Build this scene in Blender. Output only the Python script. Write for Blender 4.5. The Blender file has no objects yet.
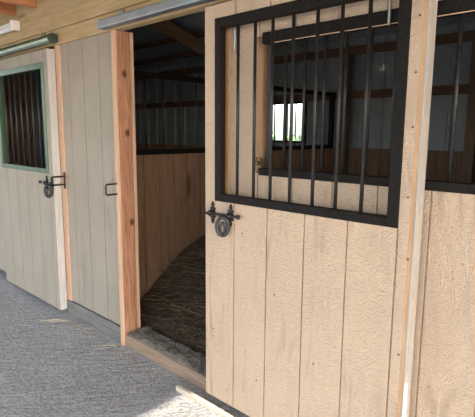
import bpy, bmesh, math, random
from mathutils import Vector, Matrix, noise
random.seed(7)
S = bpy.context.scene
C = S.collection
H = 1.42                      # camera height above the aisle ground

# ------------------------------------------------------------------ materials
def newmat(name):
    m = bpy.data.materials.new(name); m.use_nodes = True
    nt = m.node_tree; b = nt.nodes['Principled BSDF']
    return m, nt, b

def N(nt, t, **kw):
    n = nt.nodes.new(t)
    for k, v in kw.items(): setattr(n, k, v)
    return n

def coords(nt, scale, rot=(0, 0, 0)):
    tc = N(nt, 'ShaderNodeTexCoord'); mp = N(nt, 'ShaderNodeMapping')
    mp.inputs['Scale'].default_value = scale; mp.inputs['Rotation'].default_value = rot
    nt.links.new(tc.outputs['Object'], mp.inputs['Vector'])
    return mp.outputs['Vector']

def ntex(nt, vec, scale, detail=4, rough=.55, dist=0):
    n = N(nt, 'ShaderNodeTexNoise'); n.inputs['Scale'].default_value = scale
    n.inputs['Detail'].default_value = detail; n.inputs['Roughness'].default_value = rough
    n.inputs['Distortion'].default_value = dist
    nt.links.new(vec, n.inputs['Vector']); return n.outputs['Fac']

def ramp(nt, fac, stops):
    r = N(nt, 'ShaderNodeValToRGB'); e = r.color_ramp.elements
    while len(e) < len(stops): e.new(.5)
    for el, (p, c) in zip(e, stops):
        el.position = p; el.color = (*c, 1) if len(c) == 3 else c
    nt.links.new(fac, r.inputs['Fac']); return r.outputs['Color']

def bump(nt, b, h, strength, dist):
    bp = N(nt, 'ShaderNodeBump'); bp.inputs['Strength'].default_value = strength
    bp.inputs['Distance'].default_value = dist
    nt.links.new(h, bp.inputs['Height']); nt.links.new(bp.outputs['Normal'], b.inputs['Normal'])

def math_n(nt, op, a, bb):
    n = N(nt, 'ShaderNodeMath', operation=op)
    for i, v in enumerate((a, bb)):
        if isinstance(v, (int, float)): n.inputs[i].default_value = v
        else: nt.links.new(v, n.inputs[i])
    return n.outputs[0]

def siding(name, col, col2):
    """painted plywood siding with an embossed cedar grain"""
    m, nt, b = newmat(name)
    v = coords(nt, (1, 1, 1))
    big = ntex(nt, v, 2.2, 3)
    field = ntex(nt, coords(nt, (10, 3, 2.7)), 1.15, 1, .4, .3)
    wav = math_n(nt, 'PINGPONG', math_n(nt, 'MULTIPLY', field, 40.0), .5)
    wav = math_n(nt, 'MULTIPLY', wav, 2.0)
    rip = ntex(nt, coords(nt, (34, 20, 95)), 1.6, 2, .6, 1.2)
    amp = ramp(nt, ntex(nt, coords(nt, (5, 3, 2)), 1.0, 2), [(.35, (.25, .25, .25)), (.65, (1, 1, 1))])
    h = math_n(nt, 'ADD', math_n(nt, 'MULTIPLY', math_n(nt, 'MULTIPLY', wav, amp), .42), math_n(nt, 'MULTIPLY', rip, 1.3))
    c = ramp(nt, big, [(.3, col), (.7, col2)])
    spot = ntex(nt, coords(nt, (1, 1, 1)), 36, 2, .5)
    sp = ramp(nt, spot, [(.24, (.55, .5, .45)), (.30, (1, 1, 1))])
    mix = N(nt, 'ShaderNodeMix', data_type='RGBA', blend_type='MULTIPLY'); mix.inputs['Factor'].default_value = .55
    nt.links.new(c, mix.inputs['A']); nt.links.new(sp, mix.inputs['B'])
    nt.links.new(mix.outputs['Result'], b.inputs['Base Color'])
    b.inputs['Roughness'].default_value = .75; b.inputs['Specular IOR Level'].default_value = .25
    bump(nt, b, h, 1.0, .0052)
    return m

def wood(name, c1, c2, knot, scale=(14, 14, 1.1), rough=.75, bs=.35, knots=()):
    """bare timber, grain along the axis of the smallest scale"""
    m, nt, b = newmat(name)
    v = coords(nt, scale)
    g = ntex(nt, v, 3.2, 6, .6, 1.2)
    col = ramp(nt, g, [(.28, c1), (.72, c2)])
    vo = N(nt, 'ShaderNodeTexVoronoi'); vo.inputs['Scale'].default_value = 1.0
    k = tuple(s * .32 + .6 for s in scale); vk = coords(nt, k)
    nt.links.new(vk, vo.inputs['Vector'])
    kn = ramp(nt, vo.outputs['Distance'], [(.05, knot), (.12, (1, 1, 1))])
    mix = N(nt, 'ShaderNodeMix', data_type='RGBA', blend_type='MULTIPLY'); mix.inputs['Factor'].default_value = .8
    nt.links.new(col, mix.inputs['A']); nt.links.new(kn, mix.inputs['B'])
    res = mix.outputs['Result']
    for kc in knots:                      # dark oval knots at set places of the board
        tc = N(nt, 'ShaderNodeTexCoord'); sub = N(nt, 'ShaderNodeVectorMath', operation='SUBTRACT'); sub.inputs[1].default_value = kc
        mul = N(nt, 'ShaderNodeVectorMath', operation='MULTIPLY'); mul.inputs[1].default_value = (1, 1, .7)
        ln = N(nt, 'ShaderNodeVectorMath', operation='LENGTH')
        nt.links.new(tc.outputs['Object'], sub.inputs[0]); nt.links.new(sub.outputs[0], mul.inputs[0]); nt.links.new(mul.outputs[0], ln.inputs[0])
        kk = ramp(nt, ln.outputs['Value'], [(.010, (.28, .2, .16)), (.022, (1, 1, 1))])
        mx = N(nt, 'ShaderNodeMix', data_type='RGBA', blend_type='MULTIPLY'); mx.inputs['Factor'].default_value = 1
        nt.links.new(res, mx.inputs['A']); nt.links.new(kk, mx.inputs['B']); res = mx.outputs['Result']
    nt.links.new(res, b.inputs['Base Color'])
    b.inputs['Roughness'].default_value = rough; b.inputs['Specular IOR Level'].default_value = .2
    bump(nt, b, g, bs, .003)
    return m

def metal(name, col, rough, metallic=0., var=.15, sc=40, spec=.5):
    m, nt, b = newmat(name)
    n = ntex(nt, coords(nt, (1, 1, 1)), sc, 4)
    c = ramp(nt, n, [(.3, tuple(x * (1 - var) for x in col)), (.7, tuple(min(1, x * (1 + var)) for x in col))])
    nt.links.new(c, b.inputs['Base Color'])
    b.inputs['Roughness'].default_value = rough; b.inputs['Metallic'].default_value = metallic
    b.inputs['Specular IOR Level'].default_value = spec
    bump(nt, b, n, .12, .001)
    return m

M = {}
M['siding'] = siding('tan painted siding', (.52, .388, .284), (.58, .437, .322))
M['siding_shaded'] = siding('shaded tan siding', (.36, .312, .254), (.41, .355, .29))  # same tan paint, with the left side's cool shade put into the colour
M['edge'] = wood('painted door edge', (.41, .39, .375), (.54, .52, .50), (.6, .55, .5))
M['edge_grey'] = wood('greyed door edge', (.32, .285, .25), (.42, .38, .34), (.6, .55, .5))
M['raw'] = wood('bare orange wood edge', (.50, .28, .14), (.68, .43, .24), (.5, .4, .3))
M['jamb'] = wood('reddish fir jamb', (.24, .10, .055), (.53, .285, .175), (.35, .16, .09), knots=((.024, -.024, 1.806), (.024, -.014, 1.446), (.024, .002, .873)))
M['jamb_pale'] = wood('pale pine jamb', (.50, .31, .20), (.64, .43, .29), (.5, .35, .25))
M['joist'] = wood('reddish joist timber', (.40, .15, .06), (.58, .27, .13), (.5, .3, .2), (14, 1.1, 14))
M['header'] = wood('olive treated beam', (.37, .26, .135), (.53, .39, .22), (.55, .4, .3), (1.0, 14, 14))
M['sill'] = wood('weathered sill timber', (.20, .145, .105), (.39, .275, .19), (.5, .4, .3), (1.1, 14, 14))
M['grey_board'] = wood('grey weathered board', (.12, .115, .11), (.24, .225, .21), (.5, .45, .4), (1.1, 14, 14))
M['pale_board'] = wood('pale ground board', (.50, .43, .33), (.70, .62, .5), (.7, .6, .5), (1.1, 14, 14))
M['stall_wood'] = wood('stall planks', (.20, .11, .065), (.34, .195, .12), (.3, .22, .16), (9, 9, .8))
M['kick'] = wood('dark kick planks', (.11, .065, .042), (.21, .125, .078), (.3, .22, .16), (9, 9, .8))
M['girt'] = wood('dark barn timber', (.085, .047, .03), (.155, .088, .053), (.5, .35, .25), (1.1, 12, 12))
M['rafter'] = wood('barn rafter timber', (.20, .115, .062), (.31, .19, .105), (.5, .35, .25), (12, 1.1, 12))
M['black'] = metal('black painted steel', (.011, .009, .008), .62, 0, .4, 60, .14)
M['bar'] = metal('dark steel bars', (.022, .020, .019), .42, .2, .4, 70, .4)
M['iron'] = metal('black wrought iron', (.022, .022, .024), .45, .5, .4, 90)
M['iron_hi'] = metal('worn iron ring', (.045, .045, .048), .38, .7, .4, 90)
M['greenframe'] = metal('green grille frame', (.05, .10, .058), .4, 0, .25, 50, .3)  # even green tone over the left door's grille frame
M['galv'] = metal('galvanised steel', (.30, .34, .37), .40, .55, .12, 12)
M['galv_green'] = metal('greenish galvanised tube', (.30, .36, .29), .24, .8, .12, 12)
M['cap'] = metal('dark rubber cap', (.03, .045, .035), .6)
M['zinc'] = metal('zinc rod', (.42, .40, .37), .38, .8, .1)
M['white'] = metal('white plastic', (.78, .78, .77), .45, 0, .04)
M['lens'] = metal('milky lamp lens', (.62, .64, .66), .3, 0, .05)
M['sheet'] = metal('barn metal sheet', (.215, .228, .235), .5, .1, .1, 6)
M['roofsheet'] = metal('roof metal sheet', (.27, .29, .31), .5, .1, .1, 6)
M['rust'] = metal('rusty nail', (.10, .055, .03), .7)
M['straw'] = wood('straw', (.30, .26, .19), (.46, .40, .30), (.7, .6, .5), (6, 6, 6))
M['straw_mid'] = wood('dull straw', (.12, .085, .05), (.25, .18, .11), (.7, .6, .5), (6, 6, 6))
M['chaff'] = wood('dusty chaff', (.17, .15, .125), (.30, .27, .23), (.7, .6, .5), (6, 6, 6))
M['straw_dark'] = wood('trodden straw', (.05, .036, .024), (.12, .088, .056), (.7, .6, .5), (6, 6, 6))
M['shrub'] = metal('hedge leaves', (.25, .38, .16), .7, 0, .5, 3)

def glass():
    m, nt, b = newmat('window glass')
    b.inputs['Base Color'].default_value = (.85, .95, .95, 1); b.inputs['Roughness'].default_value = .04
    b.inputs['Transmission Weight'].default_value = 1; b.inputs['IOR'].default_value = 1.05
    return m
M['glass'] = glass()

def dirt():
    m, nt, b = newmat('grey dusty dirt')
    v = coords(nt, (1, 1, 1))
    big = ntex(nt, v, 1.4, 5, .6)
    fine = ntex(nt, v, 60, 6, .7)
    mp2 = N(nt, 'ShaderNodeMapping'); mp2.inputs['Scale'].default_value = (2.6, 17, 1)     # rake lines run obliquely to the wall
    nt.links.new(coords(nt, (1, 1, 1), (0, 0, math.radians(-53))), mp2.inputs['Vector'])
    rid = ntex(nt, mp2.outputs['Vector'], 1.9, 4, .55, .7)
    c = ramp(nt, big, [(.3, (.62, .62, .635)), (.7, (.74, .74, .755))])
    f = ramp(nt, fine, [(.38, (.42, .41, .41)), (.58, (1, 1, 1))])
    mix = N(nt, 'ShaderNodeMix', data_type='RGBA', blend_type='MULTIPLY'); mix.inputs['Factor'].default_value = .7
    nt.links.new(c, mix.inputs['A']); nt.links.new(f, mix.inputs['B'])
    nt.links.new(mix.outputs['Result'], b.inputs['Base Color'])
    b.inputs['Roughness'].default_value = .95; b.inputs['Specular IOR Level'].default_value = .1
    h = math_n(nt, 'ADD', math_n(nt, 'MULTIPLY', rid, 1.9), math_n(nt, 'MULTIPLY', fine, 1.5))
    bump(nt, b, h, 1.0, .036)
    return m
M['dirt'] = dirt()

# ------------------------------------------------------------------ mesh helpers
def bx(bm, x0, x1, y0, y1, z0, z1):
    vs = [bm.verts.new((x, y, z)) for x in (x0, x1) for y in (y0, y1) for z in (z0, z1)]
    for q in ((0, 1, 3, 2), (4, 6, 7, 5), (0, 4, 5, 1), (2, 3, 7, 6), (0, 2, 6, 4), (1, 5, 7, 3)):
        bm.faces.new([vs[i] for i in q])

def beam(bm, a, b, w, h, up=(0, 0, 1)):
    a, b = Vector(a), Vector(b); d = (b - a).normalized()
    s = d.cross(Vector(up)).normalized(); u = s.cross(d)
    vs = [bm.verts.new(p + s * (i * w / 2) + u * (j * h / 2)) for p in (a, b) for i, j in ((-1, -1), (1, -1), (1, 1), (-1, 1))]
    for q in ((3, 2, 1, 0), (4, 5, 6, 7), (0, 1, 5, 4), (1, 2, 6, 5), (2, 3, 7, 6), (3, 0, 4, 7)):
        bm.faces.new([vs[i] for i in q])

def rod(bm, a, b, r, n=10):
    a, b = Vector(a), Vector(b); d = b - a
    mt = Matrix.Translation((a + b) / 2) @ d.to_track_quat('Z', 'Y').to_matrix().to_4x4()
    bmesh.ops.create_cone(bm, cap_ends=True, segments=n, radius1=r, radius2=r, depth=d.length, matrix=mt)

def path(bm, pts, r, n=8, closed=False):
    P = [Vector(p) for p in pts]; rings = []
    L = len(P)
    for i, p in enumerate(P):
        if closed: t = P[(i + 1) % L] - P[i - 1]
        else: t = P[min(i + 1, L - 1)] - P[max(i - 1, 0)]
        t.normalize(); ref = Vector((0, 1, 0)) if abs(t.y) < .9 else Vector((1, 0, 0))
        s = t.cross(ref).normalized(); u = s.cross(t)
        rings.append([bm.verts.new(p + (s * math.cos(k * 2 * math.pi / n) + u * math.sin(k * 2 * math.pi / n)) * r) for k in range(n)])
    for i in range(L if closed else L - 1):
        A, B = rings[i], rings[(i + 1) % L]
        for k in range(n): bm.faces.new((A[k], A[(k + 1) % n], B[(k + 1) % n], B[k]))
    if not closed: bm.faces.new(rings[0][::-1]); bm.faces.new(rings[-1])

def prism(bm, outline, y0, y1):
    """outline in (x, z), extruded along y"""
    a = [bm.verts.new((x, y0, z)) for x, z in outline]; b = [bm.verts.new((x, y1, z)) for x, z in outline]
    bm.faces.new(a); bm.faces.new(b[::-1]); n = len(a)
    for i in range(n): bm.faces.new((a[i], b[i], b[(i + 1) % n], a[(i + 1) % n]))

def grooved(bm, x0, x1, yf, yb, z0, z1, phase, pitch=.2032, gw=.0038, gd=.008):
    """sheet with vertical grooves cut in its front (-y) face"""
    prof = [(x0, yf)]
    k = math.ceil((x0 + gw - phase) / pitch)
    while phase + k * pitch < x1 - gw:
        g = phase + k * pitch
        prof += [(g - gw, yf), (g - gw * .7, yf + gd), (g + gw * .7, yf + gd), (g + gw, yf)]; k += 1
    prof += [(x1, yf), (x1, yb), (x0, yb)]
    a = [bm.verts.new((x, y, z0)) for x, y in prof]; b = [bm.verts.new((x, y, z1)) for x, y in prof]
    bm.faces.new(a); bm.faces.new(b[::-1]); n = len(a)
    for i in range(n): bm.faces.new((a[i], b[i], b[(i + 1) % n], a[(i + 1) % n]))

def link(name, bm, m, parent=None, bevel=0, smooth=False, loc=None):
    bmesh.ops.recalc_face_normals(bm, faces=bm.faces)
    me = bpy.data.meshes.new(name)
    o = bpy.data.objects.new(name, me)
    if loc is None:
        loc = (0, 0, 0)
        if parent is None:      # origin at the base of the thing
            xs = [v.co.x for v in bm.verts]; ys = [v.co.y for v in bm.verts]; zs = [v.co.z for v in bm.verts]
            loc = ((min(xs) + max(xs)) / 2, (min(ys) + max(ys)) / 2, min(zs))
    if parent is None: bmesh.ops.translate(bm, verts=bm.verts, vec=-Vector(loc)); o.location = loc
    else: bmesh.ops.translate(bm, verts=bm.verts, vec=-Vector(parent.get('_org', (0, 0, 0))))
    if smooth:
        for f in bm.faces: f.smooth = True
    bm.to_mesh(me); bm.free()
    me.materials.append(M[m]); C.objects.link(o)
    if parent is not None: o.parent = parent; o['_org'] = parent['_org']
    if bevel:
        b = o.modifiers.new('Bevel', 'BEVEL'); b.width = bevel; b.segments = 2; b.limit_method = 'ANGLE'
    return o

def tag(o, label, cat, group=None, kind=None):
    o['label'] = label; o['category'] = cat
    if group: o['group'] = group
    o['kind'] = kind or 'thing'
    return o

def empty(name, loc, label, cat, group=None):
    o = bpy.data.objects.new(name, None); C.objects.link(o); o.location = loc; o['_org'] = tuple(loc)
    o.empty_display_size = .1
    return tag(o, label, cat, group)

def struct(name, bm, m, **k):
    o = link(name, bm, m, **k); o['kind'] = 'structure'; return o
def B(): return bmesh.new()

# ------------------------------------------------------------------ setting: ground
DB = H - 1.377     # door bottom
bm = B()
def gz(x, y):
    p = Vector((x, y, 0))
    return .006 * noise.noise(p * 2.1) + .005 * noise.noise(p * 7) + .005 * noise.noise(Vector((x * 6 + y * 9, y * 3 - x * 2, 3))) * 1.5 + (.014 * math.exp(-abs(1.63 - y) / .07) * max(0, .5 + 1.4 * noise.noise(Vector((x * 4, 2, 9)))) if x < -2.7 else 0)
xs = [-14, -11, -9, -7.5, -6.5] + [-6 + i * .04 for i in range(int(7 / .04) + 1)] + [1.5, 2.5, 4, 7, 14]
ys = [-9, -6, -4, -2.5, -1.2, -.4] + [.0 + i * .04 for i in range(43)] + [2.2, 3, 4, 4.9, 7, 14]
G = []
for x in xs:
    G.append([bm.verts.new((x, y, gz(x, y) if (-6.01 < x < 1.01 and -.01 < y < 1.7) else -.01)) for y in ys])
for i in range(len(xs) - 1):
    for j in range(len(ys) - 1):
        bm.faces.new((G[i][j], G[i + 1][j], G[i + 1][j + 1], G[i][j + 1]))
fl = struct('floor', bm, 'dirt', smooth=True)
fl['label'] = 'grey dusty dirt ground of the stable aisle, sunlit in the lower middle'

# ------------------------------------------------------------------ setting: front wall
WF, WB = 1.66, 1.676
FZ0, FZ1 = H - .19, H + .42          # fixed grille opening
XE = 3.94                             # barn end
PH = -.660
bm = B()
grooved(bm, -3.37, -2.66, WF, WB, .118, H + .60, -3.054)           # between the two doorways
grooved(bm, -7.0, -4.50, WF, WB, .06, H + .60, -3.054)              # left of the left doorway
lw = struct('wall_front', bm, 'siding_shaded')
lw['label'] = 'shaded grooved wall panel between the two stall doorways'
bm = B()
grooved(bm, -1.655, XE, WF, WB, .06, FZ0, PH)
grooved(bm, -1.655, -1.487, WF, WB, FZ0, FZ1, PH)
grooved(bm, .62, XE, WF, WB, FZ0, FZ1, PH)
grooved(bm, -1.655, XE, WF, WB, FZ1, H + .60, PH)
rw = struct('wall_front_right', bm, 'siding')
rw['label'] = 'tan grooved wall panel with the long barred opening, right of the near door'
# framing behind the panels: studs that line the openings
bm = B(); bx(bm, -1.56, -1.4875, WB + .001, 1.766, FZ0 - .04, FZ1 + .02)
struct('trim_1', bm, 'raw', bevel=.002)['label'] = 'bare orange stud lining left side of the fixed grille opening'
bm = B(); bx(bm, -1.4, .62, WB + .001, 1.766, FZ1, FZ1 + .038)
struct('trim_2', bm, 'jamb_pale', bevel=.002)
bm = B(); bx(bm, -1.4, .62, WB + .001, 1.766, FZ0 - .045, FZ0 - .003)
struct('trim_3', bm, 'jamb', bevel=.002)
# skirt boards
bm = B(); bx(bm, -3.43, -2.667, 1.6465, 1.69, -.04, .113)
struct('baseboard_front', bm, 'grey_board', bevel=.004)['label'] = 'dark grey skirt board under the wall panel left of the open doorway'
bm = B(); bx(bm, -1.655, XE, 1.668, 1.70, -.04, .058)
struct('baseboard_right', bm, 'grey_board', bevel=.004)

# ------------------------------------------------------------------ jambs (the posts at the doorways)
def jamb(x0, x1, y0, y1, m, label, z0=-.04, z1=H + .60):
    bm = B(); bx(bm, x0, x1, y0, y1, z0, z1)
    return tag(link('door_jamb', bm, m, bevel=.003), label, 'door post', 'posts lining the stall doorways')
jm = empty('door_jamb', (-2.64, 1.72, -.04), 'reddish bare wood post at the left side of the open doorway', 'door post', 'posts lining the stall doorways')
bm = B(); bx(bm, -2.657, -2.616, 1.654, 1.745, -.04, H + .60); link('board', bm, 'jamb', jm, bevel=.003)
bm = B(); bx(bm, -2.662, -2.626, 1.638, 1.653, -.04, H + .60)
link('front_trim', bm, 'jamb_pale', jm, bevel=.002)
bm = B(); bx(bm, -2.66, -2.6155, 1.746, 1.768, -.04, H + .60)
link('back_trim', bm, 'jamb_pale', jm, bevel=.002)
jamb(-1.692, -1.656, 1.652, 1.79, 'raw', 'bare orange wood post behind left end of the near door grille')
jamb(-3.44, -3.371, 1.650, 1.79, 'jamb_pale', 'pale orange wood post beside the closed left door', .115)

# ------------------------------------------------------------------ doorway sill
bm = B(); bx(bm, -2.614, -1.694, 1.648, 1.79, -.03, .078)
tag(link('door_sill', bm, 'sill', bevel=.006), 'worn dusty timber sill across the bottom of the open doorway', 'sill')

# ------------------------------------------------------------------ header above the doors
bm = B(); bx(bm, -8.4, XE, 1.640, 1.70, H + .60, H + .703)
tag(link('header_beam', bm, 'header', bevel=.003), 'lower tan header board right above the wall panel', 'beam', 'header boards along the stall front')
bm = B(); bx(bm, -8.4, XE, 1.636, 1.70, H + .706, H + 1.036)
tag(link('header_beam', bm, 'header', bevel=.003), 'wide upper olive header board the rafters butt against', 'beam', 'header boards along the stall front')
JL = ('front reddish rafter end of the overhang, nearer the picture centre', 'rear reddish rafter end of the overhang, above the white lamp')
for i, x in enumerate((-3.65, -4.03)):
    bm = B(); bx(bm, x - .038, x, -1.6, 1.635, H + .894, H + 1.034)
    tag(link('ceiling_joist', bm, 'joist', bevel=.003), JL[i], 'rafter', 'rafters of the overhang')
# overhang roof and its outer fascia
bm = B(); bx(bm, -8.4, XE - .02, -1.9, 1.70, H + 1.04, H + 1.07)
ro = struct('ceiling', bm, 'girt'); ro['label'] = 'board underside of the overhang roof'

# ------------------------------------------------------------------ door tracks
def track(x0, x1, round_, label, mat, ends):
    zc = H + (.637 if round_ else .631)
    t = empty('door_track', ((x0 + x1) / 2, 1.607, zc - .03), label, 'door track', 'sliding door tracks')
    bm = B()
    if round_:
        rod(bm, (x0, 1.604, zc), (x1, 1.604, zc), .031, 20)
    else:
        bx(bm, x0, x1, 1.574, 1.628, zc - .025, zc + .025)
    link('rail', bm, mat, t, bevel=0 if round_ else .007, smooth=round_)
    for k in range(3):
        bm = B(); xx = x0 + (x1 - x0) * (.08 + .42 * k)
        bx(bm, xx - .02, xx + .02, 1.62, 1.637, zc - .02, zc + .06)
        link('bracket', bm, mat, t, bevel=.002)
    for e in ends:
        bm = B()
        if round_: rod(bm, (e, 1.604, zc), (e + .018, 1.604, zc), .036, 20)
        else: bx(bm, e - .006, e + .006, 1.572, 1.630, zc - .027, zc + .027)
        link('end_cap', bm, 'cap' if round_ else 'galv', t, bevel=.003)
    return t
track(-2.70, -.45, False, 'square grey galvanised track over the open doorway and near door', 'galv', [-2.70])
track(-5.7, -3.37, True, 'round green-grey tube track over the left door, dark capped end', 'galv_green', [-3.37])

# ------------------------------------------------------------------ sliding doors
def spear(cx, cz, h, w, y0, y1):
    o = [(0, .5), (.22, .36), (.16, .26), (.5, .20), (.36, .12), (.30, 0), (.36, -.12), (.5, -.20), (.16, -.26), (.22, -.36), (0, -.5)]
    pts = [(cx + a * w, cz + b * h) for a, b in o] + [(cx - a * w, cz + b * h) for a, b in o[-2:0:-1]]
    bm = B(); prism(bm, pts, y0, y1); return bm

def make_door(name, x0, x1, sheet, frame_m, rim_m, gx0, gx1, gz0, gz1, bars, edge_m, lx, flip, label, phase, ft=.036, e=.022):
    yf = 1.59; ys_ = yf + .016; yb = yf + .055
    top = H + .575
    d = empty(name, ((x0 + x1) / 2, 1.617, DB), label, 'sliding door', 'sliding stall doors')
    bm = B()
    grooved(bm, x0, x1 - e, yf, ys_, DB, gz0, phase)
    grooved(bm, x0, gx0, yf, ys_, gz0, gz1, phase)
    grooved(bm, gx1, x1 - e, yf, ys_, gz0, gz1, phase)
    grooved(bm, x0, x1 - e, yf, ys_, gz1, top, phase)
    link('door_panel', bm, sheet, d)
    bm = B()
    if e > .01:
        bx(bm, x1 - e, x1 - .009, yf + .003, ys_, DB, top)
        link('edge_strip', bm, rim_m, d)['label'] = 'bare orange strip along the right edge of the door'
    else: bm.free()
    bm = B()
    bx(bm, x1 - .009, x1, yf - .001, ys_ + .001, DB, top)
    bx(bm, x1 - .045, x1, ys_ + .0005, yb, DB, top)
    bx(bm, x0, x0 + .045, ys_ + .0005, yb, DB, top)
    bx(bm, x0 + .045, x1 - .045, ys_ + .0005, yb, DB, DB + .09)
    bx(bm, x0 + .045, x1 - .045, ys_ + .0005, yb, gz0 - .09, gz0 - .004)
    bx(bm, x0 + .045, x1 - .045, ys_ + .0005, yb, gz1 + .004, top)
    link('back_frame', bm, edge_m, d, bevel=.002)['label'] = 'pale wooden frame behind the door panel, seen at its edge'
    bm = B(); fy0, fy1 = yf - .004, yf + .034
    bx(bm, gx0, gx0 + ft, fy0, fy1, gz0, gz1); bx(bm, gx1 - ft * 1.25, gx1, fy0, fy1, gz0, gz1)
    bx(bm, gx0 + ft, gx1 - ft * 1.25, fy0, fy1, gz0, gz0 + ft); bx(bm, gx0 + ft, gx1 - ft * 1.25, fy0, fy1, gz1 - ft * 1.25, gz1)
    link('grille_frame', bm, frame_m, d, bevel=.003)
    for x in bars:
        bm = B(); rod(bm, (x, yf + .016, gz0 + ft), (x, yf + .016, gz1 - ft), .0075, 12)
        link('bar', bm, 'bar', d, smooth=True)
    # ring latch with two spear plates
    zz = H - .394
    bm = B(); s = -1 if flip else 1; sp = .046 if flip else .0625
    rod(bm, (lx - s * .095, yf - .022, zz - .004), (lx + s * .12, yf - .022, zz + .002), .0065, 10)
    bmesh.ops.create_uvsphere(bm, u_segments=10, v_segments=8, radius=.012, matrix=Matrix.Translation((lx + s * .125, yf - .022, zz + .002)))
    rod(bm, (lx - s * sp, yf - .03, zz), (lx - s * sp, yf + .004, zz), .014, 10)
    rod(bm, (lx + s * sp, yf - .03, zz), (lx + s * sp, yf + .004, zz), .014, 10)
    la = link('latch', bm, 'iron', d, smooth=True)
    for k in (-1, 1):
        link('spear_plate', spear(lx + s * k * sp, zz, .112, .036, yf - .012, yf - .0005), 'iron', la, bevel=.002)
    bm = B(); cz = zz - .052; cxx = lx + .036
    tilt = .5
    pts = []
    for k in range(28):
        a = k * 2 * math.pi / 28
        pts.append((cxx + .021 * math.cos(a), yf - .034 + .018 * math.cos(a), cz + .044 * math.sin(a)))
    path(bm, pts, .0095, 8, True)
    pts = [(cxx + .008 * math.cos(k * 2 * math.pi / 20), yf - .034 + .007 * math.cos(k * 2 * math.pi / 20), cz - .008 + .026 * math.sin(k * 2 * math.pi / 20)) for k in range(20)]
    path(bm, pts, .006, 8, True)
    link('pull_ring', bm, 'iron_hi', la, smooth=True)
    return d

bars = [-1.553, -1.450, -1.351, -1.242, -1.125, -1.015, -.901]
near = make_door('sliding_door', -1.757, -.679, 'siding', 'black', 'raw', -1.687, -.742, H - .335, H + .515, bars, 'edge_grey', -1.635, False,
    'near tan sliding door pushed open to the right, black barred grille in its top half', -1.5555)
gb = [-4.395 + .1 + .108 * i for i in range(8)]
left = make_door('sliding_door', -4.512, -3.428, 'siding_shaded', 'greenframe', 'edge', -4.43, -3.500, H - .325, H + .490, gb, 'edge', -3.490, True,
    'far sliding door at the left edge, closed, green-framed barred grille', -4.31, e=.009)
# loose pins that hang behind the near grille, and nail heads on the door face
for x, za, zb in ((-1.605, .365, .47), (-.845, .375, .52)):
    bm = B(); rod(bm, (x, 1.638, H + za), (x, 1.638, H + zb), .006, 10)
    bx(bm, x - .008, x + .008, 1.628, 1.644, H + zb - .010, H + zb + .004)
    link('hanging_pin', bm, 'zinc', near, smooth=False)['label'] = 'bright steel pin hanging behind the door grille'
for x, z in ((-.712, 1.80), (-.714, 1.62), (-.712, 1.44), (-.713, 1.20), (-.70, .98), (-.71, .62), (-1.70, .42), (-1.60, .12), (-1.50, .95), (-1.40, .25), (-1.30, .70), (-1.08, .45)):
    bm = B(); rod(bm, (x, 1.5885, z), (x, 1.593, z), .0038, 8); link('nail', bm, 'rust', near)

# ------------------------------------------------------------------ latch keepers on the posts
def keeper(x, y0, yface, z, dz, plate, label):
    bm = B(); r = .0055
    path(bm, [(x, yface + .004, z + dz), (x, y0 + .006, z + dz), (x, y0, z + dz - .006), (x, y0, z - dz + .006), (x, y0 + .006, z - dz), (x, yface + .004, z - dz)], r, 8)
    t = empty('latch_keeper', (x, yface, z - dz), label, 'latch keeper', 'U shaped latch keepers')
    link('staple', bm, 'iron', t, smooth=True)
    if plate:
        bm = B(); bx(bm, x - .013, x + .013, yface - .005, yface - .0003, z - .062, z + .062); link('plate', bm, 'iron', t, bevel=.002)
keeper(-2.65, 1.56, 1.638, H - .366, .033, False, 'small U shaped iron staple on the reddish post left of the doorway')
keeper(-3.376, 1.545, 1.650, H - .367, .03, True, 'iron loop with upright plate beside the far left door latch')

# ------------------------------------------------------------------ lamp on the header
tl = empty('tube_light', (-4.6, 1.605, H + .75), 'white tube light fixture mounted high on the header board at upper left', 'light fixture')
bm = B(); bx(bm, -5.3, -4.00, 1.580, 1.636, H + .790, H + .835); link('housing', bm, 'white', tl, bevel=.006)
bm = B(); rod(bm, (-5.3, 1.588, H + .792), (-4.00, 1.588, H + .792), .018, 14); link('diffuser', bm, 'lens', tl, smooth=True)
bm = B(); bx(bm, -4.00, -3.97, 1.566, 1.636, H + .772, H + .846); link('end_cap', bm, 'white', tl, bevel=.006)

# ------------------------------------------------------------------ fixed grille on the front wall
fg = empty('window_grille', (-.43, 1.65, FZ0), 'long fixed black window grille on the front wall behind the near door', 'window grille')
bm = B(); bx(bm, -1.452, .66, 1.652, 1.690, FZ1 - .036, FZ1 + .012); link('top_rail', bm, 'black', fg, bevel=.003)
bm = B(); bx(bm, -1.462, .66, 1.652, 1.690, FZ0 - .008, FZ0 + .026); link('bottom_rail', bm, 'black', fg, bevel=.003)
bm = B(); bx(bm, -1.4, .62, 1.651, 1.6545, FZ1 - .0395, FZ1 - .0365); link('bright_lip', bm, 'jamb_pale', fg)
bm = B(); bx(bm, -1.452, -1.43, 1.691, 1.711, FZ0 - .002, FZ1); link('stile', bm, 'bar', fg, bevel=.002)
for xb in [-1.333, -1.232, -1.133, -1.034, -.930, -.827, -.722, -.610, -.50, -.39, -.28, -.17, -.06, .05, .16, .27, .38, .49]:
    bm = B(); rod(bm, (xb, 1.676, FZ0 + .02), (xb, 1.676, FZ1), .0072, 10); link('bar', bm, 'bar', fg, smooth=True)
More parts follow.
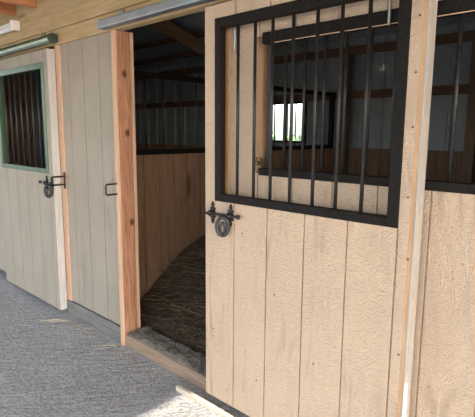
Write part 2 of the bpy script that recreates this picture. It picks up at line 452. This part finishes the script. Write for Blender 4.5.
# cobwebby straw wisps caught at the corner of the grille
bm = B()
for i in range(70):
    p = Vector((-1.445 + random.gauss(0, .022), 1.660 + random.uniform(-.014, .02), FZ0 + .036 + abs(random.gauss(0, .022))))
    q = p + Vector((random.gauss(0, .02), random.gauss(0, .008), random.gauss(0, .014)))
    q.z = max(q.z, FZ0 + .029)
    rod(bm, p, q, .0012, 4)
tag(link('hay_tuft', bm, 'straw_dark'), 'dusty tuft of hay caught on the lower left corner of the fixed grille', 'hay', kind='stuff')

# cobweb between the last bar and the right side of the near grille
bm = B(); cwc = Vector((-.842, 1.607, H + .225))
for i in range(16):
    a = i * 2 * math.pi / 16 + random.uniform(-.15, .15); l = random.uniform(.02, .034)
    rod(bm, cwc, cwc + Vector((math.cos(a) * l * 1.05, random.uniform(-.006, .006), math.sin(a) * l)), .0003, 4)
for sgn, zz in ((-1, .02), (-1, -.035), (1, .004), (1, -.012), (1, .028)):
    rod(bm, cwc, (-.8925 if sgn < 0 else -.789, 1.607, H + .225 + zz), .0003, 4)
tag(link('cobweb', bm, 'grey_board'), 'dusty cobweb between the right bars of the near grille', 'cobweb', kind='stuff')

# ------------------------------------------------------------------ inside: partition, back wall, roof
XP = -2.95; YB = 4.65
bm = B(); y = 1.78; k = 0
while y < YB - .02:
    w = min(.14, YB - y - .005); j = random.uniform(0, .006)
    bx(bm, XP - .038, XP - j, y + .004, y + w - .004, -.05, H - .176); y += w
wl = struct('wall_left', bm, 'stall_wood', bevel=.002)
wl['label'] = 'brown vertical plank lower half of the stall partition inside the open doorway'
pg = empty('partition_grille', (XP - .02, 3.2, H - .17), 'black barred grille on top of the plank partition inside the stall', 'grille')
bm = B(); bx(bm, XP - .045, XP + .002, 1.80, YB - .07, H + .385, H + .425); link('top_rail', bm, 'black', pg, bevel=.003)
bm = B(); bx(bm, XP - .045, XP + .002, 1.80, YB - .07, H - .175, H - .135); link('bottom_rail', bm, 'black', pg, bevel=.003)
for yy in (1.80, YB - .11):
    bm = B(); bx(bm, XP - .045, XP + .002, yy, yy + .04, H - .135, H + .385); link('stile', bm, 'black', pg)
y = 1.93
while y < YB - .1:
    bm = B(); rod(bm, (XP - .02, y, H - .14), (XP - .02, y, H + .39), .0065, 8); link('bar', bm, 'bar', pg, smooth=True); y += .165
# back wall of ribbed sheet with window hole
WX0, WX1, WZ0, WZ1 = -4.45, -3.37, H - .125, H + .355
bm = B()
def sheetwall(x0, x1, z0, z1):
    xs_ = []; x = x0
    prof = []
    while x < x1 - 1e-4:
        for dx, dy in ((0, 0), (.015, -.018), (.04, -.018), (.055, 0)):
            if x + dx <= x1: prof.append((x + dx, YB + dy))
        x += .23
    prof.append((x1, YB))
    a = [bm.verts.new((px, py, z0)) for px, py in prof]; b = [bm.verts.new((px, py, z1)) for px, py in prof]
    for i in range(len(a) - 1): bm.faces.new((a[i], a[i + 1], b[i + 1], b[i]))
sheetwall(-7, WX0, -.02, H + 1.05); sheetwall(WX0, WX1, -.02, WZ0); sheetwall(WX0, WX1, WZ1, H + 1.05); sheetwall(WX1, XE, -.02, H + 1.05)
o = struct('wall_back', bm, 'sheet'); md = o.modifiers.new('Solid', 'SOLIDIFY'); md.thickness = .004; md.offset = 1
o['label'] = 'dark ribbed metal back wall of the barn'
bm = B(); x = XP + .01
while x < XE - .05:
    bx(bm, x, x + .185, YB - .075, YB - .035, -.03, H - .16 - random.uniform(0, .006)); x += .19
struct('baseboard_back', bm, 'kick', bevel=.002)['label'] = 'dark brown plank kickboards along the lower back wall'
bm = B(); x = -6.95
while x < XP - .25:
    bx(bm, x, x + .185, YB - .075, YB - .035, -.03, H - .2); x += .19
struct('baseboard_left', bm, 'stall_wood', bevel=.002)
GL = (('upper', 'upper brown girt across the dark metal back wall near the roof', .81, .895), ('mid', 'middle brown girt across the dark metal back wall', .355, .435))
for _, lab, a, b in GL:
    bm = B(); bx(bm, -6.95, XE - .05, YB - .064, YB - .024, H + a, H + b)
    tag(link('wall_girt', bm, 'girt', bevel=.003), lab, 'beam', 'girts on the back wall')
for x, lab in ((-2.80, 'brown post against the back wall beside the end of the partition grille'), (-1.50, 'brown post against the back wall at the right edge of the picture')):
    bm = B(); bx(bm, x - .035, x + .055, YB - .155, YB - .078, -.03, H + .80)
    tag(link('wall_post', bm, 'kick', bevel=.003), lab, 'post', 'posts on the back wall')
# full-height boards at the far side of the left stall
bm = B(); y = 1.72
while y < 2.64:
    bx(bm, -6.54, -6.50, y, y + .148, -.02, H + .95); y += .15
struct('wall_stall_left', bm, 'stall_wood', bevel=.003)['label'] = 'brown boards inside the left stall, seen through its door grille'
# window in the back wall
w1 = bpy.data.objects.new('window_1', None); C.objects.link(w1); w1['kind'] = 'structure'; w1.location = (-3.93, YB, WZ0); w1['_org'] = (-3.93, YB, WZ0)
w1['label'] = 'bright small window in the far back wall seen through the bars'
bm = B(); t = .022
bx(bm, WX0, WX1, YB - .03, YB + .03, WZ0, WZ0 + t); bx(bm, WX0, WX1, YB - .03, YB + .03, WZ1 - t, WZ1)
bx(bm, WX0, WX0 + t, YB - .03, YB + .03, WZ0 + t, WZ1 - t); bx(bm, WX1 - t, WX1, YB - .03, YB + .03, WZ0 + t, WZ1 - t)
bx(bm, -3.69, -3.66, YB - .02, YB + .02, WZ0 + t, WZ1 - t)
link('window_frame', bm, 'black', w1)
bm = B(); bx(bm, WX0 + t, WX1 - t, YB - .004, YB + .002, WZ0 + t, WZ1 - t); link('pane', bm, 'glass', w1)
# roof over the stalls
def rz(y): return H + .98 + .28 * (YB - y)
bm = B()
a = [bm.verts.new(p) for p in ((-7.05, 1.6, rz(1.6)), (XE, 1.6, rz(1.6)), (XE, YB + .3, rz(YB + .3)), (-7.05, YB + .3, rz(YB + .3)))]
b = [bm.verts.new(v.co + Vector((0, 0, .03))) for v in a]
bm.faces.new(a); bm.faces.new(b[::-1])
for i in range(4): bm.faces.new((a[i], b[i], b[(i + 1) % 4], a[(i + 1) % 4]))
struct('ceiling_stall', bm, 'roofsheet')['label'] = 'dark metal roof over the stalls'
bm = B(); bx(bm, -7.0, XE, 1.702, 1.76, H + 1.08, rz(1.73) - .01)
struct('wall_upper', bm, 'sheet')
for yy, lab in ((2.9, 'roof purlin nearest the doorway, under the dark roof'), (3.95, 'middle roof purlin seen through top of the open doorway'), (4.37, 'rearmost roof purlin seen through top of the open doorway')):
    bm = B(); bx(bm, -6.95, XE - .05, yy - .045, yy + .045, rz(yy) - .058, rz(yy) - .018)
    tag(link('roof_purlin', bm, 'girt', bevel=.003), lab, 'beam', 'roof purlins')
for x, lab in ((-4.5, 'sloping brown rafter crossing the top of the open doorway view'), (-2.15, 'sloping rafter over the right stall'), (.2, 'sloping rafter at the right end')):
    bm = B(); beam(bm, (x, 1.80, rz(1.80) - .156), (x, YB - .066, rz(YB - .066) - .156), .05, .15)
    if x < -2.5: tag(link('rafter', bm, 'rafter', bevel=.003), lab, 'rafter', 'rafters inside the barn')
    else: bm.free()
# end walls
bm = B(); bx(bm, -7.06, -7.0, 1.66, YB + .02, -.02, H + 1.9); struct('wall_end_left', bm, 'sheet')
bm = B(); bx(bm, XE, XE + .06, 1.66, YB + .02, -.02, H + 1.9); struct('wall_end_right', bm, 'sheet')

# ------------------------------------------------------------------ straw bedding, ground straw, edging board
def hz(x, y):
    t = max(0, min(1, (y - 1.72) / 1.0)); t = t * t * (3 - 2 * t)
    left = max(0, 1 - (x - XP) / 2.3)
    return .062 + .50 * t * left ** .6 * (1 - .4 * max(0, y - 2.8)) * (y < 9) + .05 * noise.noise(Vector((x * 3, y * 3, 1))) * t + .02 * noise.noise(Vector((x * 11, y * 11, 5)))
bm = B()
nx, ny = 46, 60; X0, X1, Y0, Y1 = XP + .004, -.3, 1.80, 4.47
g = [[bm.verts.new((X0 + (X1 - X0) * i / nx, Y0 + (Y1 - Y0) * j / ny, max(.02, hz(X0 + (X1 - X0) * i / nx, Y0 + (Y1 - Y0) * j / ny)))) for j in range(ny + 1)] for i in range(nx + 1)]
for i in range(nx):
    for j in range(ny): bm.faces.new((g[i][j], g[i + 1][j], g[i + 1][j + 1], g[i][j + 1]))
def blade(bm, p, d, r):
    s = d.cross(Vector((0, 0, 1)))
    if s.length < 1e-5: s = Vector((1, 0, 0))
    s = s.normalized() * r; u = s.cross(d).normalized() * r
    q = p + d
    A = [bm.verts.new(v) for v in (p + s, p - s * .5 + u, p - s * .5 - u)]; Bv = [bm.verts.new(v) for v in (q + s, q - s * .5 + u, q - s * .5 - u)]
    for i in range(3): bm.faces.new((A[i], A[(i + 1) % 3], Bv[(i + 1) % 3], Bv[i]))
for i in range(5200):
    x = random.uniform(XP + .12, -1.2); y = 1.85 + abs(random.gauss(0, .75))
    if y > 4.4: continue
    a = random.uniform(0, 2 * math.pi); l = random.uniform(.06, .2)
    d = Vector((math.cos(a) * l, math.sin(a) * l, random.uniform(-.25, .35) * l))
    if x + d.x < XP + .02 or y + d.y < 1.845: continue
    blade(bm, Vector((x, y, hz(x, y) + .004)), d, random.uniform(.001, .0024))
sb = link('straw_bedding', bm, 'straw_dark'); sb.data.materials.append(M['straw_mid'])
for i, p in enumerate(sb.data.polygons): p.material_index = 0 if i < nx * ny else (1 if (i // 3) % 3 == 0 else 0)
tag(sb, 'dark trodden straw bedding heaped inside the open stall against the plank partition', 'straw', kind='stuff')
bm = B()
def wisp(x, y, l, a, r=.0016):
    z = gz(x, y) + .005 if y < 1.64 else gz(x, 1.64) + .006
    pts = [(x + math.cos(a + c * .5) * l * t, y + math.sin(a + c * .5) * l * t, z + .012 * math.sin(t * 3.1)) for t, c in ((0, 0), (.33, .1), (.66, .3), (1, .5))]
    pts = [(px, min(py, 1.632), pz) for px, py, pz in pts]
    path(bm, pts, r, 5)
wisp(-3.42, 1.42, .2, .75, .005); wisp(-3.36, 1.46, .17, .62, .004); wisp(-2.72, 1.52, .12, .5, .003)
for i in range(150):
    x = random.uniform(-3.4, -1.3); y = 1.60 - abs(random.gauss(0, .07))
    if y > 1.45 and x > -2.06: continue
    wisp(x, y, random.uniform(.015, .05), random.uniform(0, 6.28), .0012)
tag(link('loose_straw', bm, 'straw'), 'scattered pale straw stalks on the dirt along the foot of the stall front', 'straw', kind='stuff')
bm = B()          # dust and chaff trodden over the sill
def cz(x, y): return .0795 + max(0, .012 + .010 * noise.noise(Vector((x * 9, y * 14, 3))) + .012 * noise.noise(Vector((x * 31, y * 40, 7)))) * min(1, (y - 1.650) / .03) * min(1, max(.0, (-1.78 - x) / .25))
n1, n2 = 70, 12
g = [[bm.verts.new((x, y, cz(x, y))) for y in [1.651 + .147 * j / n2 for j in range(n2 + 1)]] for x in [-2.612 + .9 * i / n1 for i in range(n1 + 1)]]
for i in range(n1):
    for j in range(n2): bm.faces.new((g[i][j], g[i + 1][j], g[i + 1][j + 1], g[i][j + 1]))
for i in range(1500):
    x = -2.58 + .85 * random.random() ** 1.4; y = random.uniform(1.652, 1.79)
    a = random.uniform(0, 6.28); l = random.uniform(.008, .045)
    dx, dy = math.cos(a) * l, math.sin(a) * l * .6
    if not (1.640 < y + dy < 1.80) or not (-2.608 < x + dx < -1.70): continue
    blade(bm, Vector((x, y, max(cz(x, y), .0795) + .0015)), Vector((dx, dy, random.uniform(0, .012))), .0011)
tag(link('chaff', bm, 'chaff'), 'grey dusty chaff trodden over the top of the worn door sill', 'straw', kind='stuff')
bm = B(); bx(bm, -1.945, .5, 1.532, 1.556, -.04, .026)
tag(link('edging_board', bm, 'pale_board', bevel=.003), 'thin pale board edge in the sunlit ground below the near door', 'board')

# ------------------------------------------------------------------ hedge beyond the back window
bm = B()
for i in range(1400):
    p = Vector((random.uniform(-12.5, -6), 10 + random.uniform(-.5, .5), random.uniform(0, .95 + .5 * random.random() ** 2)))
    a = random.uniform(0, 6.28); s = .16
    u = Vector((math.cos(a), math.sin(a) * .4, random.uniform(-.5, .5))) * s; v = Vector((random.uniform(-.4, .4), random.uniform(-.4, .4), 1)) * s
    f = [bm.verts.new(p + q) for q in (-u, v, u, -v)]; bm.faces.new(f)
tag(link('hedge', bm, 'shrub'), 'green hedge outside, glimpsed through the far back window', 'hedge')

# ------------------------------------------------------------------ light
EL = math.radians(23)
sun = bpy.data.objects.new('sun', bpy.data.lights.new('sun', 'SUN')); C.objects.link(sun)
sun.data.energy = 19.0; sun.data.angle = math.radians(.25); sun.data.color = (1, .90, .76)
az = math.radians(.3)
dirv = Vector((-math.cos(EL) * math.cos(az), -math.cos(EL) * math.sin(az), -math.sin(EL)))
sun.rotation_euler = dirv.to_track_quat('-Z', 'Y').to_euler()
sun.location = (6, 1.5, 6)
w = bpy.data.worlds.new('world'); S.world = w; w.use_nodes = True
nt = w.node_tree; bg = nt.nodes['Background']
sky = nt.nodes.new('ShaderNodeTexSky'); sky.sky_type = 'NISHITA'; sky.sun_disc = False
sky.sun_elevation = EL; sky.sun_rotation = math.radians(90); sky.air_density = 1.0; sky.dust_density = 1.6; sky.ozone_density = 1.0
hs = nt.nodes.new('ShaderNodeHueSaturation'); hs.inputs['Saturation'].default_value = .55
nt.links.new(sky.outputs['Color'], hs.inputs['Color'])
nt.links.new(hs.outputs['Color'], bg.inputs['Color']); bg.inputs['Strength'].default_value = .95

# ------------------------------------------------------------------ camera
R = [[0.71878, 0.11595, -0.6855], [0.6952, -0.10909, 0.71049], [0.0076, -0.98725, -0.15902]]   # world <- (right, down, forward)
cam = bpy.data.objects.new('camera', bpy.data.cameras.new('camera')); C.objects.link(cam)
m = Matrix(((R[0][0], -R[0][1], -R[0][2], 0), (R[1][0], -R[1][1], -R[1][2], 0), (R[2][0], -R[2][1], -R[2][2], H), (0, 0, 0, 1)))
cam.matrix_world = m
cam.data.sensor_fit = 'HORIZONTAL'; cam.data.sensor_width = 36; cam.data.lens = 36 * 477.018 / 475
cam.data.clip_start = .02
S.camera = cam
S.view_settings.view_transform = 'Standard'; S.view_settings.look = 'None'
S.view_settings.gamma = 1; S.view_settings.use_curve_mapping = False
S.view_settings.exposure = -.13

for o in bpy.data.objects:
    if '_org' in o.keys(): del o['_org']
